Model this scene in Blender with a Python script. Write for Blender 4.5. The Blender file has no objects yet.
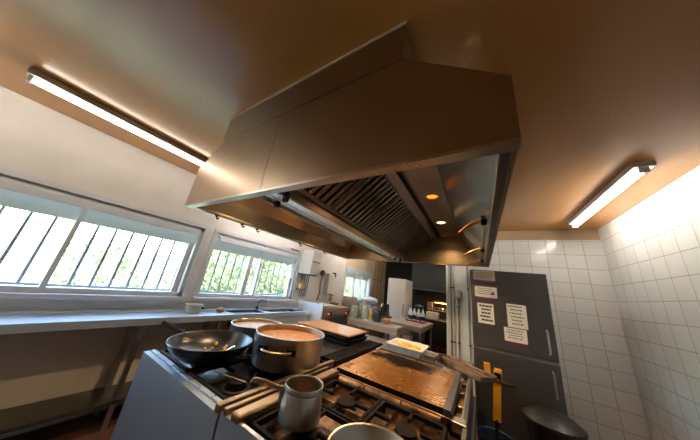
import bpy, bmesh, math, random
from mathutils import Vector, Matrix, noise
random.seed(7)
C = bpy.context.scene.collection
sc = bpy.context.scene
PI = math.pi

# ------------------------------------------------------------------ materials
def mat(name, col=(.5, .5, .5), rough=.5, metal=0.0, col2=None, nscale=8, nstretch=(1, 1, 1), ndetail=4,
        lo=.15, hi=.85, rvar=0.0, bump=0.0, bscale=40, spec=.5, coat=0.0, emit=None, estr=0.0, aniso=0.0):
    m = bpy.data.materials.new(name); m.use_nodes = True
    nt = m.node_tree; b = nt.nodes['Principled BSDF']
    b.inputs['Base Color'].default_value = (*col, 1)
    b.inputs['Roughness'].default_value = rough
    b.inputs['Metallic'].default_value = metal
    b.inputs['Specular IOR Level'].default_value = spec
    b.inputs['Coat Weight'].default_value = coat
    b.inputs['Coat Roughness'].default_value = .15
    if aniso: b.inputs['Anisotropic'].default_value = aniso
    if emit:
        b.inputs['Emission Color'].default_value = (*emit, 1); b.inputs['Emission Strength'].default_value = estr
    if col2 or rvar or bump:
        tc = nt.nodes.new('ShaderNodeTexCoord'); mp = nt.nodes.new('ShaderNodeMapping')
        mp.inputs['Scale'].default_value = nstretch
        nt.links.new(tc.outputs['Object'], mp.inputs['Vector'])
        n = nt.nodes.new('ShaderNodeTexNoise'); n.inputs['Scale'].default_value = nscale; n.inputs['Detail'].default_value = ndetail
        nt.links.new(mp.outputs['Vector'], n.inputs['Vector'])
        mr = nt.nodes.new('ShaderNodeMapRange')
        mr.inputs['From Min'].default_value = lo; mr.inputs['From Max'].default_value = hi
        nt.links.new(n.outputs['Fac'], mr.inputs['Value'])
        if col2:
            mx = nt.nodes.new('ShaderNodeMix'); mx.data_type = 'RGBA'
            mx.inputs['A'].default_value = (*col, 1); mx.inputs['B'].default_value = (*col2, 1)
            nt.links.new(mr.outputs['Result'], mx.inputs['Factor'])
            nt.links.new(mx.outputs['Result'], b.inputs['Base Color'])
        if rvar:
            r2 = nt.nodes.new('ShaderNodeMapRange')
            r2.inputs['To Min'].default_value = max(.02, rough - rvar); r2.inputs['To Max'].default_value = min(1, rough + rvar)
            nt.links.new(mr.outputs['Result'], r2.inputs['Value'])
            nt.links.new(r2.outputs['Result'], b.inputs['Roughness'])
        if bump:
            n2 = nt.nodes.new('ShaderNodeTexNoise'); n2.inputs['Scale'].default_value = bscale; n2.inputs['Detail'].default_value = 3
            nt.links.new(mp.outputs['Vector'], n2.inputs['Vector'])
            bp = nt.nodes.new('ShaderNodeBump'); bp.inputs['Strength'].default_value = bump; bp.inputs['Distance'].default_value = .02
            nt.links.new(n2.outputs['Fac'], bp.inputs['Height']); nt.links.new(bp.outputs['Normal'], b.inputs['Normal'])
    return m

M = {}
M['steel'] = mat('brushed_steel', (.55, .53, .50), .32, 1, (.42, .40, .37), 6, (1, 1, 14), rvar=.08)
M['steel_cool'] = mat('cool_steel', (.64, .76, .86), .40, .45, (.57, .68, .77), 2, ndetail=2, rvar=.04)
M['steel_warm'] = mat('warm_hood_steel', (.42, .325, .235), .36, 1, (.36, .275, .195), 1.5, (1, 1, 2), ndetail=2, rvar=.04)  # brown tint: warm lamp light and room reflections put into the steel colour
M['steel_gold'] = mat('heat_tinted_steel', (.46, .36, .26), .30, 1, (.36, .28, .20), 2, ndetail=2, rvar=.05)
M['hood_inner'] = mat('hood_inner_steel', (.40, .36, .32), .34, 1, (.33, .29, .26), 2, ndetail=2)
M['steel_dark'] = mat('dark_steel', (.20, .20, .20), .38, 1, (.13, .13, .13), 5, rvar=.08)
M['gutter'] = mat('bright_gutter_steel', (.86, .92, .97), .38, 1, (.74, .80, .85), 2, ndetail=2)
M['baffle'] = mat('greasy_baffle_steel', (.36, .33, .30), .26, 1, (.28, .25, .23), 3, ndetail=2)
M['fridge'] = mat('fridge_steel', (.21, .21, .225), .36, .9, (.18, .18, .19), 3, (1, 1, .5), rvar=.05)
M['alu'] = mat('worn_aluminium', (.57, .575, .585), .36, 1, (.42, .42, .42), 7, (1, 1, 3), rvar=.1)
M['alu_in'] = mat('stained_pot_interior', (.46, .36, .28), .42, .9, (.30, .2, .14), 10)
M['black_iron'] = mat('black_cast_iron', (.006, .0055, .005), .6, 0, (.018, .012, .008), 12, bump=.2, bscale=60, spec=.1)
M['black_enamel'] = mat('black_enamel', (.012, .012, .013), .35, 0, (.022, .019, .017), 9, spec=.35)
M['wok'] = mat('seasoned_wok', (.055, .06, .067), .30, .85, (.05, .052, .056), 2, ndetail=2)
M['tray_rust'] = mat('burnt_spill_tray', (.05, .028, .017), .36, .5, (.46, .28, .15), 8, ndetail=6, lo=.36, hi=.68, bump=.3, bscale=30)
M['rail'] = mat('greasy_rail', (.40, .265, .15), .34, 1, (.28, .175, .09), 3, (3, 1, 3), ndetail=2)
M['panel_blue'] = mat('range_end_steel', (.36, .43, .49), .5, .6, (.31, .37, .42), 2, ndetail=2)
M['white'] = mat('white_enamel', (.80, .79, .75), .35, 0, (.72, .70, .65), 6)
M['white_cool'] = mat('white_plastic', (.82, .88, .93), .4, 0, (.76, .82, .87), 8)
M['cream'] = mat('cream_plastic', (.74, .68, .54), .45, 0, (.64, .57, .43), 8)
M['upvc'] = mat('window_frame_white', (.74, .77, .80), .35, 0, (.66, .69, .72), 5)
def shutter_mat():
    m = mat('shutter_slats', (.74, .73, .69), .5); nt = m.node_tree; b = nt.nodes['Principled BSDF']
    tl = nt.nodes.new('ShaderNodeBsdfTranslucent'); tl.inputs['Color'].default_value = (.8, .8, .74, 1)
    mx = nt.nodes.new('ShaderNodeMixShader'); mx.inputs[0].default_value = .35
    nt.links.new(b.outputs[0], mx.inputs[1]); nt.links.new(tl.outputs[0], mx.inputs[2]); nt.links.new(mx.outputs[0], nt.nodes['Material Output'].inputs['Surface'])
    return m
M['shutter'] = shutter_mat()
M['bars'] = mat('painted_window_bars', (.22, .24, .26), .5, 0)
M['wall'] = mat('white_wall_paint', (.84, .80, .75), .6, 0, (.76, .72, .66), 3, ndetail=6, lo=.3, hi=.7)
M['lining'] = mat('right_lining_steel', (.50, .55, .60), .36, 1, (.44, .48, .52), 2, ndetail=2)
M['wall_cream'] = mat('cream_wall_paint', (.72, .58, .40), .6, 0, (.62, .47, .30), 2.5, ndetail=6)
M['wall_tan'] = mat('tan_wall_paint', (.50, .36, .21), .55, 0, (.40, .28, .15), 2.5, ndetail=6)
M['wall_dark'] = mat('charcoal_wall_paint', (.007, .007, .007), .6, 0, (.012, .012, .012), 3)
M['panel_white'] = mat('white_wall_panel', (.90, .88, .80), .45, 0, (.84, .81, .72), 3)
def ceil_mat():
    m = mat('glossy_tan_ceiling', (.62, .295, .085), .24, 0, spec=.8); nt = m.node_tree; b = nt.nodes['Principled BSDF']
    tc = nt.nodes.new('ShaderNodeTexCoord'); vo = nt.nodes.new('ShaderNodeTexVoronoi'); vo.inputs['Scale'].default_value = 17
    no = nt.nodes.new('ShaderNodeTexNoise'); no.inputs['Scale'].default_value = 2.2
    nt.links.new(tc.outputs['Object'], vo.inputs['Vector']); nt.links.new(tc.outputs['Object'], no.inputs['Vector'])
    th = nt.nodes.new('ShaderNodeMapRange'); th.inputs['From Min'].default_value = .50; th.inputs['From Max'].default_value = .75; th.inputs['To Min'].default_value = .0; th.inputs['To Max'].default_value = .24
    nt.links.new(no.outputs['Fac'], th.inputs['Value'])
    lt = nt.nodes.new('ShaderNodeMath'); lt.operation = 'LESS_THAN'
    nt.links.new(vo.outputs['Distance'], lt.inputs[0]); nt.links.new(th.outputs[0], lt.inputs[1])
    mu = nt.nodes.new('ShaderNodeMath'); mu.operation = 'MULTIPLY'; mu.inputs[1].default_value = .3
    nt.links.new(lt.outputs[0], mu.inputs[0])
    mx = nt.nodes.new('ShaderNodeMix'); mx.data_type = 'RGBA'; mx.inputs['A'].default_value = (.62, .295, .085, 1); mx.inputs['B'].default_value = (.85, .62, .34, 1)
    nt.links.new(mu.outputs[0], mx.inputs['Factor']); nt.links.new(mx.outputs['Result'], b.inputs['Base Color'])
    return m
M['ceil'] = ceil_mat()
M['plastic_black'] = mat('black_plastic', (.015, .015, .016), .4)
M['rubber'] = mat('black_rubber', (.012, .012, .013), .6)
M['yellow'] = mat('yellow_plastic', (.90, .46, .02), .4, 0, (.78, .38, .02), 8)
M['blue'] = mat('blue_plastic', (.03, .055, .10), .45, 0, (.02, .035, .07), 9)
M['red'] = mat('red_plastic', (.55, .05, .07), .45)
M['purple'] = mat('purple_print', (.26, .02, .16), .5)
M['paper'] = mat('white_paper', (.80, .80, .80), .6)
M['paper_worn'] = mat('worn_paper', (.66, .61, .50), .6, 0, (.52, .44, .32), 18)
M['ink'] = mat('black_ink', (.03, .03, .035), .6)
M['wood'] = mat('oiled_chopping_board', (.46, .25, .12), .34, 0, (.34, .17, .075), 5, (1, 8, 1), ndetail=5, rvar=.06, coat=.25)
M['wood_edge'] = mat('table_edge_wood', (.48, .35, .23), .5, 0, (.40, .28, .17), 5, (1, 1, 10))
M['table_top'] = mat('worn_table_top', (.56, .53, .48), .38, .4, (.48, .45, .40), 4)
M['card'] = mat('brown_cardboard', (.45, .29, .15), .7, 0, (.38, .24, .12), 9)
M['food'] = mat('bread_crust', (.50, .24, .10), .6, 0, (.66, .38, .18), 18, bump=.4, bscale=30)
M['chip'] = mat('fried_chip', (.92, .58, .10), .5, 0, (.80, .42, .05), 30)
M['scour'] = mat('copper_scourer', (.50, .26, .12), .45, .4, (.36, .17, .08), 40, bump=.6, bscale=80)
M['copper'] = mat('greasy_copper', (.62, .33, .16), .28, 1, (.40, .19, .08), 14)
M['brass'] = mat('brass', (.62, .45, .22), .3, 1)
M['glassjar'] = mat('cloudy_plastic_jar', (.52, .55, .46), .2, 0, (.38, .40, .32), 18)
M['jug'] = mat('yellow_jug', (.75, .58, .25), .4)
M['handle'] = mat('worn_steel_handle', (.34, .25, .18), .32, 1, (.46, .38, .31), 22)
M['tube_fill'] = mat('fill_tube', (1, 1, 1), .5, emit=(1, .95, .86), estr=16)  # glow of the added fill tubes
M['bulb_orange'] = mat('orange_bulb', (1, .4, .1), .5, emit=(1, .16, .008), estr=1.2)
M['bulb_warm'] = mat('warm_bulb', (1, .8, .5), .5, emit=(1, .62, .22), estr=3)
M['led_red'] = mat('red_led', (.8, .05, .05), .4, emit=(1, .03, .05), estr=1.5)
M['pilot'] = mat('glowing_food_lamp', (1, .5, .2), .5, emit=(1, .38, .08), estr=2.5)
M['ground'] = mat('outside_ground', (.30, .30, .22), .9, 0, (.22, .28, .12), 2)

def wave_mat(name, base, groove, scale, axis='X', rough=.4, metal=0):
    return mat(name, base, rough, metal, groove, 10)

def stew_mat():
    m = mat('lentil_stew', (.40, .15, .035), .34, 0, (.60, .30, .10), 30, ndetail=8, lo=.35, hi=.7, bump=.6, bscale=50)
    return m
M['stew'] = stew_mat()
M['broth'] = mat('pale_broth', (.50, .40, .28), .3, 0, (.36, .26, .16), 22, ndetail=6, bump=.4, bscale=40)

def griddle_mat():
    m = mat('rusty_grill_plate', (.92, .47, .13), .28, .85, (.45, .18, .035), 6, (1, 1, 1), ndetail=6, rvar=.08)
    nt = m.node_tree; b = nt.nodes['Principled BSDF']
    old = b.inputs['Base Color'].links[0].from_socket
    tc = nt.nodes.new('ShaderNodeTexCoord'); mp = nt.nodes.new('ShaderNodeMapping')
    mp.inputs['Scale'].default_value = (2.3, 4.8, 0)
    nt.links.new(tc.outputs['Object'], mp.inputs['Vector'])
    n = nt.nodes.new('ShaderNodeTexNoise'); n.inputs['Scale'].default_value = 9; n.inputs['Detail'].default_value = 5
    nt.links.new(tc.outputs['Object'], n.inputs['Vector'])
    ln = nt.nodes.new('ShaderNodeVectorMath'); ln.operation = 'LENGTH'
    # centre of the burnt patch sits a little right of and behind the plate's middle
    mp.vector_type = 'POINT'; mp.inputs['Location'].default_value = (.25, -.92, 0)
    nt.links.new(mp.outputs['Vector'], ln.inputs[0])
    ad = nt.nodes.new('ShaderNodeMath'); ad.operation = 'MULTIPLY_ADD'; ad.inputs[1].default_value = 1.0
    nt.links.new(n.outputs['Fac'], ad.inputs[0]); nt.links.new(ln.outputs['Value'], ad.inputs[2])
    mr = nt.nodes.new('ShaderNodeMapRange'); mr.inputs['From Min'].default_value = 1.05; mr.inputs['From Max'].default_value = 1.5
    nt.links.new(ad.outputs['Value'], mr.inputs['Value'])
    mx = nt.nodes.new('ShaderNodeMix'); mx.data_type = 'RGBA'
    mx.inputs['A'].default_value = (.035, .018, .010, 1)
    nt.links.new(mr.outputs['Result'], mx.inputs['Factor']); nt.links.new(old, mx.inputs['B'])
    nt.links.new(mx.outputs['Result'], b.inputs['Base Color'])
    return m
M['griddle'] = griddle_mat()

def tile_mat(name, c1, c2, mortar, size, rough=.2, axes='XZ'):
    m = bpy.data.materials.new(name); m.use_nodes = True; nt = m.node_tree; b = nt.nodes['Principled BSDF']
    tc = nt.nodes.new('ShaderNodeTexCoord'); sp = nt.nodes.new('ShaderNodeSeparateXYZ'); cb = nt.nodes.new('ShaderNodeCombineXYZ')
    nt.links.new(tc.outputs['Object'], sp.inputs[0])
    nt.links.new(sp.outputs[axes[0]], cb.inputs['X']); nt.links.new(sp.outputs[axes[1]], cb.inputs['Y'])
    br = nt.nodes.new('ShaderNodeTexBrick'); br.offset = 0; br.squash = 1
    br.inputs['Scale'].default_value = 1; br.inputs['Brick Width'].default_value = size; br.inputs['Row Height'].default_value = size
    br.inputs['Mortar Size'].default_value = .004; br.inputs['Color1'].default_value = (*c1, 1); br.inputs['Color2'].default_value = (*c2, 1)
    br.inputs['Mortar'].default_value = (*mortar, 1)
    nt.links.new(cb.outputs[0], br.inputs['Vector']); nt.links.new(br.outputs['Color'], b.inputs['Base Color'])
    b.inputs['Roughness'].default_value = rough
    return m
M['tile_xz'] = tile_mat('white_wall_tiles_back', (.76, .76, .74), (.70, .70, .68), (.45, .42, .38), .20)
M['tile_yz'] = tile_mat('white_wall_tiles_side', (.76, .76, .74), (.70, .70, .68), (.45, .42, .38), .20, axes='YZ')
M['floor'] = tile_mat('quarry_floor_tiles', (.15, .060, .040), (.11, .045, .032), (.05, .035, .03), .15, .4, axes='XY')

def glass_mat():
    m = bpy.data.materials.new('window_glass'); m.use_nodes = True; nt = m.node_tree
    nt.nodes.remove(nt.nodes['Principled BSDF'])
    out = nt.nodes['Material Output']
    tr = nt.nodes.new('ShaderNodeBsdfTransparent'); gl = nt.nodes.new('ShaderNodeBsdfGlossy'); gl.inputs['Roughness'].default_value = .03
    fr = nt.nodes.new('ShaderNodeFresnel'); fr.inputs['IOR'].default_value = 1.3
    mx = nt.nodes.new('ShaderNodeMixShader')
    ge = nt.nodes.new('ShaderNodeNewGeometry'); su_ = nt.nodes.new('ShaderNodeMath'); su_.operation = 'SUBTRACT'; su_.inputs[0].default_value = 1
    mu = nt.nodes.new('ShaderNodeMath'); mu.operation = 'MULTIPLY'
    nt.links.new(ge.outputs['Backfacing'], su_.inputs[1]); nt.links.new(su_.outputs[0], mu.inputs[0]); nt.links.new(fr.outputs[0], mu.inputs[1])
    nt.links.new(mu.outputs[0], mx.inputs[0]); nt.links.new(tr.outputs[0], mx.inputs[1]); nt.links.new(gl.outputs[0], mx.inputs[2])
    nt.links.new(mx.outputs[0], out.inputs['Surface'])
    return m
M['glass'] = glass_mat()

def leaf_mat():
    m = bpy.data.materials.new('hedge_leaf'); m.use_nodes = True; nt = m.node_tree; b = nt.nodes['Principled BSDF']
    tc = nt.nodes.new('ShaderNodeTexCoord'); n = nt.nodes.new('ShaderNodeTexNoise'); n.inputs['Scale'].default_value = 7; n.inputs['Detail'].default_value = 3
    nt.links.new(tc.outputs['Object'], n.inputs['Vector'])
    cr = nt.nodes.new('ShaderNodeValToRGB'); e = cr.color_ramp.elements
    e[0].position = .35; e[0].color = (.13, .20, .09, 1); e[1].position = .68; e[1].color = (.30, .35, .16, 1)
    nt.links.new(n.outputs['Fac'], cr.inputs[0]); nt.links.new(cr.outputs[0], b.inputs['Base Color'])
    b.inputs['Roughness'].default_value = .5
    return m
M['leaf'] = leaf_mat()

# ------------------------------------------------------------------ mesh helpers
class MB:
    def __init__(s): s.bm = bmesh.new()
    def box(s, x0, x1, y0, y1, z0, z1, bev=0.0, mtx=None):
        r = bmesh.ops.create_cube(s.bm, size=1)
        vs = r['verts']
        for v in vs:
            v.co = Vector(((x0 + x1) / 2 + v.co.x * (x1 - x0), (y0 + y1) / 2 + v.co.y * (y1 - y0), (z0 + z1) / 2 + v.co.z * (z1 - z0)))
        if mtx is not None:
            for v in vs: v.co = mtx @ v.co
        if bev:
            es = list({e for v in vs for e in v.link_edges})
            bmesh.ops.bevel(s.bm, geom=es, offset=bev, segments=2, affect='EDGES', profile=.5)
        return s
    def prism(s, pts, axis, a0, a1):
        """polygon pts in the two axes other than `axis`, extruded from a0 to a1"""
        def mk(p, a):
            if axis == 'y': return Vector((p[0], a, p[1]))
            if axis == 'x': return Vector((a, p[0], p[1]))
            return Vector((p[0], p[1], a))
        A = [s.bm.verts.new(mk(p, a0)) for p in pts]; B = [s.bm.verts.new(mk(p, a1)) for p in pts]
        n = len(pts)
        s.bm.faces.new(A); s.bm.faces.new(B[::-1])
        for i in range(n): s.bm.faces.new((A[i], B[i], B[(i + 1) % n], A[(i + 1) % n]))
        bmesh.ops.recalc_face_normals(s.bm, faces=s.bm.faces[:])
        return s
    def tube(s, pts, r, seg=10, r2=None, cap=True):
        pts = [Vector(p) for p in pts]; rings = []
        n = len(pts)
        for i, p in enumerate(pts):
            t = (pts[min(i + 1, n - 1)] - pts[max(i - 1, 0)]).normalized()
            up = Vector((0, 0, 1)) if abs(t.z) < .9 else Vector((1, 0, 0))
            u = t.cross(up).normalized(); w = t.cross(u)
            rr = r if r2 is None else r + (r2 - r) * i / (n - 1)
            rings.append([s.bm.verts.new(p + (u * math.cos(2 * PI * k / seg) + w * math.sin(2 * PI * k / seg)) * rr) for k in range(seg)])
        for a, b in zip(rings, rings[1:]):
            for k in range(seg): s.bm.faces.new((a[k], a[(k + 1) % seg], b[(k + 1) % seg], b[k]))
        if cap: s.bm.faces.new(rings[0][::-1]); s.bm.faces.new(rings[-1])
        return s
    def lathe(s, prof, c, seg=40, closed=False):
        """prof: list of (radius, z); around the vertical through c"""
        rings = []
        for r, z in prof:
            if r < 1e-5: rings.append([s.bm.verts.new((c[0], c[1], c[2] + z))])
            else: rings.append([s.bm.verts.new((c[0] + r * math.cos(2 * PI * k / seg), c[1] + r * math.sin(2 * PI * k / seg), c[2] + z)) for k in range(seg)])
        pairs = list(zip(rings, rings[1:])) + ([(rings[-1], rings[0])] if closed else [])
        for a, b in pairs:
            for k in range(seg):
                k2 = (k + 1) % seg
                if len(a) == 1 and len(b) == 1: continue
                if len(a) == 1: s.bm.faces.new((a[0], b[k], b[k2]))
                elif len(b) == 1: s.bm.faces.new((a[k], a[k2], b[0]))
                else: s.bm.faces.new((a[k], a[k2], b[k2], b[k]))
        bmesh.ops.recalc_face_normals(s.bm, faces=s.bm.faces[:])
        return s
    def cyl(s, c, r, h, axis='z', seg=20):
        x, y, z = c
        d = {'z': (0, 0, h), 'x': (h, 0, 0), 'y': (0, h, 0)}[axis]
        return s.tube([(x, y, z), (x + d[0], y + d[1], z + d[2])], r, seg)
    def blob(s, c, r, amp=.15, sub=2, sc=(1, 1, 1)):
        q = bmesh.ops.create_icosphere(s.bm, subdivisions=sub, radius=1)
        for v in q['verts']:
            k = 1 + amp * noise.noise(v.co * 2.3 + Vector(c) * 13)
            v.co = Vector((c[0] + v.co.x * r * k * sc[0], c[1] + v.co.y * r * k * sc[1], c[2] + v.co.z * r * k * sc[2]))
        return s
    def rot(s, ang, c):
        m = Matrix.Translation(c) @ Matrix.Rotation(ang, 4, 'Z') @ Matrix.Translation(-Vector(c))
        for v in s.bm.verts: v.co = m @ v.co
        return s
    def build(s, name, m, parent=None, smooth=False):
        me = bpy.data.meshes.new(name)
        org = Vector((0, 0, 0)); p = parent
        while p is not None: org += p.location; p = p.parent
        if parent is None:
            xs = [v.co for v in s.bm.verts]
            lo = Vector([min(v[i] for v in xs) for i in range(3)]); hi = Vector([max(v[i] for v in xs) for i in range(3)])
            org = Vector(((lo.x + hi.x) / 2, (lo.y + hi.y) / 2, lo.z))
        for v in s.bm.verts: v.co -= org
        if smooth:
            for f in s.bm.faces: f.smooth = True
        s.bm.to_mesh(me); s.bm.free()
        me.materials.append(M[m] if isinstance(m, str) else m)
        if smooth: me.set_sharp_from_angle(angle=math.radians(40))
        o = bpy.data.objects.new(name, me); C.objects.link(o)
        o.parent = parent
        if parent is None: o.location = org
        return o

def tag(o, label, cat, group=None, kind=None):
    o['label'] = label; o['category'] = cat
    if group: o['group'] = group
    if kind: o['kind'] = kind
    return o
def thing(name, loc, label, cat, group=None):
    o = bpy.data.objects.new(name, None); C.objects.link(o); o.location = loc; o.empty_display_size = .05
    return tag(o, label, cat, group)
def struct(o): o['kind'] = 'structure'; return o
def dup(root, loc, rz=None, label=None, group=None):
    r = root.copy(); C.objects.link(r); r.location = loc
    if rz is not None: r.rotation_euler = (0, 0, rz)
    if label: r['label'] = label
    if group: r['group'] = group
    for ch in list(root.children):
        c = ch.copy(); C.objects.link(c); c.parent = r
        for g in list(ch.children):
            d = g.copy(); C.objects.link(d); d.parent = c
    return r
B = lambda *a, **k: MB().box(*a, **k)

# ------------------------------------------------------------------ camera (eye at 1.55 m, looking up a little, rolled)
f = 205.6
A_ = Vector((130, -84, f)).normalized(); B_ = Vector((-338, -20, f)); B_ = (B_ - A_ * B_.dot(A_)).normalized()
X_ = -B_; Z_ = A_.cross(X_)
if Z_.y < 0: Z_ = -Z_
Y_ = A_
rot = Matrix(((X_.x, X_.y, -X_.z), (Y_.x, Y_.y, -Y_.z), (Z_.x, Z_.y, -Z_.z)))
cd = bpy.data.cameras.new('camera'); cam = bpy.data.objects.new('camera', cd); C.objects.link(cam)
cam.matrix_world = Matrix.Translation((0, 0, 1.55)) @ rot.to_4x4()
cd.sensor_fit = 'HORIZONTAL'; cd.sensor_width = 36; cd.lens = f * 36 / 700; cd.clip_start = .02
sc.camera = cam

# ------------------------------------------------------------------ setting
CE = 2.78; YB = 8.6; YF = -1.9; XL = -3.4; XR = 1.5
struct(B(XL - .3, XR + .3, YF - .3, YB + .3, -.1, 0).build('floor', 'floor'))
struct(B(XL - .3, XR + .3, YF - .3, YB + .3, CE, CE + .12).build('ceiling', 'ceil'))
WIN = [(-.95, 1.40), (1.57, 3.40), (5.42, 7.18)]
ZS, ZH = 1.13, 2.07
def wall_with_holes(name, y0, y1, holes, m):
    w = MB(); y = y0
    for a, b in holes:
        w.box(XL - .25, XL, y, a, 0, CE); w.box(XL - .25, XL, a, b, 0, ZS); w.box(XL - .25, XL, a, b, ZH, CE); y = b
    w.box(XL - .25, XL, y, y1, 0, CE)
    return struct(w.build(name, m))
wall_with_holes('wall_left', YF, 5.36, WIN[:2], 'wall')
wall_with_holes('wall_left_far', 5.36, YB, WIN[2:], 'wall_cream')
struct(B(XL, XR, YB, YB + .2, 0, CE).build('wall_back', 'wall_dark'))
struct(B(XL, XR, YF - .2, YF, 0, CE).build('wall_front', 'wall_tan'))
struct(B(XR, XR + .2, YF, YB, 0, CE).build('wall_right', 'tile_yz'))
wt = MB(); wt.box(-.08, XR, 4.2, 4.35, 0, 2.62); struct(wt.build('wall_middle', 'tile_xz'))
struct(B(-.47, -.08, 4.2, 4.35, 0, 2.62).build('wall_middle_panel', 'panel_white'))
struct(B(-.47, XR, 4.2, 4.35, 2.62, CE).build('wall_middle_top', 'wall_tan'))
struct(B(-.50, -.47, 4.18, 4.37, 0, CE).build('trim_1', 'panel_white'))
struct(B(-.11, -.085, 4.185, 4.2, 0, 2.6).build('trim_2', 'panel_white'))
struct(B(XL, XL + .015, 3.95, 5.36, 0, .12).build('baseboard_left', 'wall_cream'))
struct(B(XL, -.5, 8.58, YB, 0, .12).build('baseboard_back', 'plastic_black'))

def window(n, y0, y1, mull, stile):
    fr = MB(); xo, xi = XL - .09, XL - .012
    fr.box(xo, xi, y0, y0 + .022, ZS, ZH); fr.box(xo, xi, y1 - .05, y1, ZS, ZH)
    fr.box(xo, xi, y0, y1, ZH - .05, ZH); fr.box(xo, xi, y0, y1, ZS, ZS + .05)
    fr.box(XL - .01, XL + .012, y0 - .05, y0 + .012, ZS, ZH - .001); fr.box(XL - .01, XL + .012, y1 - .012, y1 + .05, ZS, ZH - .001)
    fr.box(XL - .01, XL + .012, y0 - .05, y1 + .05, ZH, ZH + .05)
    for y in mull: fr.box(xo, xi + .008, y - .018, y + .018, ZS, ZH)
    for y in stile: fr.box(xo + .01, xi - .02, y - .035, y + .035, ZS, 1.84)
    w = struct(fr.build('window_%d' % n, 'upvc'))
    g = B(xo + .035, xo + .041, y0 + .02, y1 - .02, ZS + .02, ZH - .02).build('window_pane', 'glass', w)
    sh = MB(); z = 1.82
    while z < ZH - .02: sh.box(xo - .05, xo - .03, y0 + .01, y1 - .01, z, z + .041, bev=.003); z += .04
    sh.build('roller_shutter', 'shutter', w)
    B(xi, xi + .02, y0 + .06, y1 - .06, ZH - .12, ZH - .05, bev=.006).build('shutter_box', 'upvc', w)
    B(XL - .06, XL + .05, y0 - .05, y1 + .05, ZS - .05, ZS, bev=.008).build('window_sill', 'upvc', w)
    gr = MB(); y = y0 + .09
    while y < y1: gr.box(XL - .235, XL - .22, y - .011, y + .011, ZS - .02, ZH + .02); y += .145
    gr.box(XL - .24, XL - .215, y0, y1, ZS + .03, ZS + .06); gr.box(XL - .24, XL - .215, y0, y1, ZH - .2, ZH - .17)
    gr.build('window_bars', 'bars', w)
    return w
w0 = window(1, *WIN[0], [.28], [-.3, 1.30]); w1 = window(2, *WIN[1], [2.46], [2.27, 3.29]); w2 = window(3, *WIN[2], [6.0, 6.45], [6.9])
hb = MB().box(XL - .045, XL + .0, 3.24, 3.29, 1.55, 1.58); hb.tube([(XL + .0, 3.265, 1.565), (XL + .03, 3.265, 1.6), (XL + .035, 3.27, 1.76)], .016)
hb.build('window_latch', 'white_cool', w1)

# outside
struct(B(-16, XL - .3, -8, 18, -.14, -.04).build('ground_outside', 'ground'))
hd = MB()
for k in range(30000):
    y = random.uniform(.5, 15); z = random.uniform(.3, 2.95)
    top = (1.75 if y < 2.4 else 2.7) + .3 * noise.noise(Vector((y * .7, 3.1, 0)))
    if z > top: continue
    x = -6.0 + .5 * noise.noise(Vector((y * 1.3, z * 1.3, .4))) + random.uniform(-.35, .12)
    s = random.uniform(.03, .065)
    d = Vector((random.uniform(.2, 1), random.uniform(-.8, .8), random.uniform(-.3, 1))).normalized()
    u = d.orthogonal().normalized(); u.rotate(Matrix.Rotation(random.uniform(0, 6.28), 3, d)); w_ = d.cross(u)
    c = Vector((x, y, z))
    vs = [hd.bm.verts.new(c + q) for q in (-u * s, w_ * s * .5 - u * .2 * s, u * s, -w_ * s * .5 - u * .2 * s)]
    hd.bm.faces.new(vs)
hd.box(-6.9, -6.4, 2.6, 15, 0, 2.3)
tag(hd.build('hedge', 'leaf'), 'tall sunlit green hedge outside behind the barred windows', 'hedge', kind='stuff')

# ------------------------------------------------------------------ extraction hood
HX0, HX1, HY0, HY1, HZ = -2.01, .12, .618, 3.15, 2.0
hood = thing('extraction_hood', (-.945, 1.88, HZ), 'long warm-tinted stainless steel extraction hood hanging over the cooking island', 'extractor hood')
front_poly = [(HX0, HZ), (HX1, HZ), (HX1, 2.235), (-.24, 2.54), (-1.70, 2.54), (HX0 - .01, 2.34)]
MB().prism(front_poly, 'y', HY0, HY0 + .012).build('front_panel', 'steel_warm', hood)
B(-1.045, -1.035, HY0 - .0015, HY0, HZ + .01, 2.535).build('panel_seam', 'steel_warm', hood)
B(HX0, HX1, HY0, HY0 + .045, HZ - .012, HZ).build('front_lip', 'steel', hood)
MB().prism(front_poly, 'y', HY1 - .07, HY1).build('end_panel', 'steel_gold', hood)
# closure box between the hood and the ceiling
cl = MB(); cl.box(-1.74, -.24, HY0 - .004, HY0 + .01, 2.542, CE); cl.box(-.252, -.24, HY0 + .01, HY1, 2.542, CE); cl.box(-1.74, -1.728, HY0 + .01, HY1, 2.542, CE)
cl.build('closure_panel', 'steel_warm', hood)
B(-1.76, -.23, HY0 - .012, HY0 - .004, CE - .018, CE, bev=.003).build('sealant_strip', 'cream', hood)
# shell
t = .012
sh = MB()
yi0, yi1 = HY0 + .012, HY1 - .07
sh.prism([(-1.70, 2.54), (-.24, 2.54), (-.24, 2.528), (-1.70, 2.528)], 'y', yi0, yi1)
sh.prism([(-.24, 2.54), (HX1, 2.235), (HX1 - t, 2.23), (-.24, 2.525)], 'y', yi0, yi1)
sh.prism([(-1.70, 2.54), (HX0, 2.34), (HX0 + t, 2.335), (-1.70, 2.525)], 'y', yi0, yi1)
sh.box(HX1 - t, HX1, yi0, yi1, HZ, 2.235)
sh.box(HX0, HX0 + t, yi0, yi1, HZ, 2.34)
sh.build('outer_shell', 'steel_warm', hood)
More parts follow.
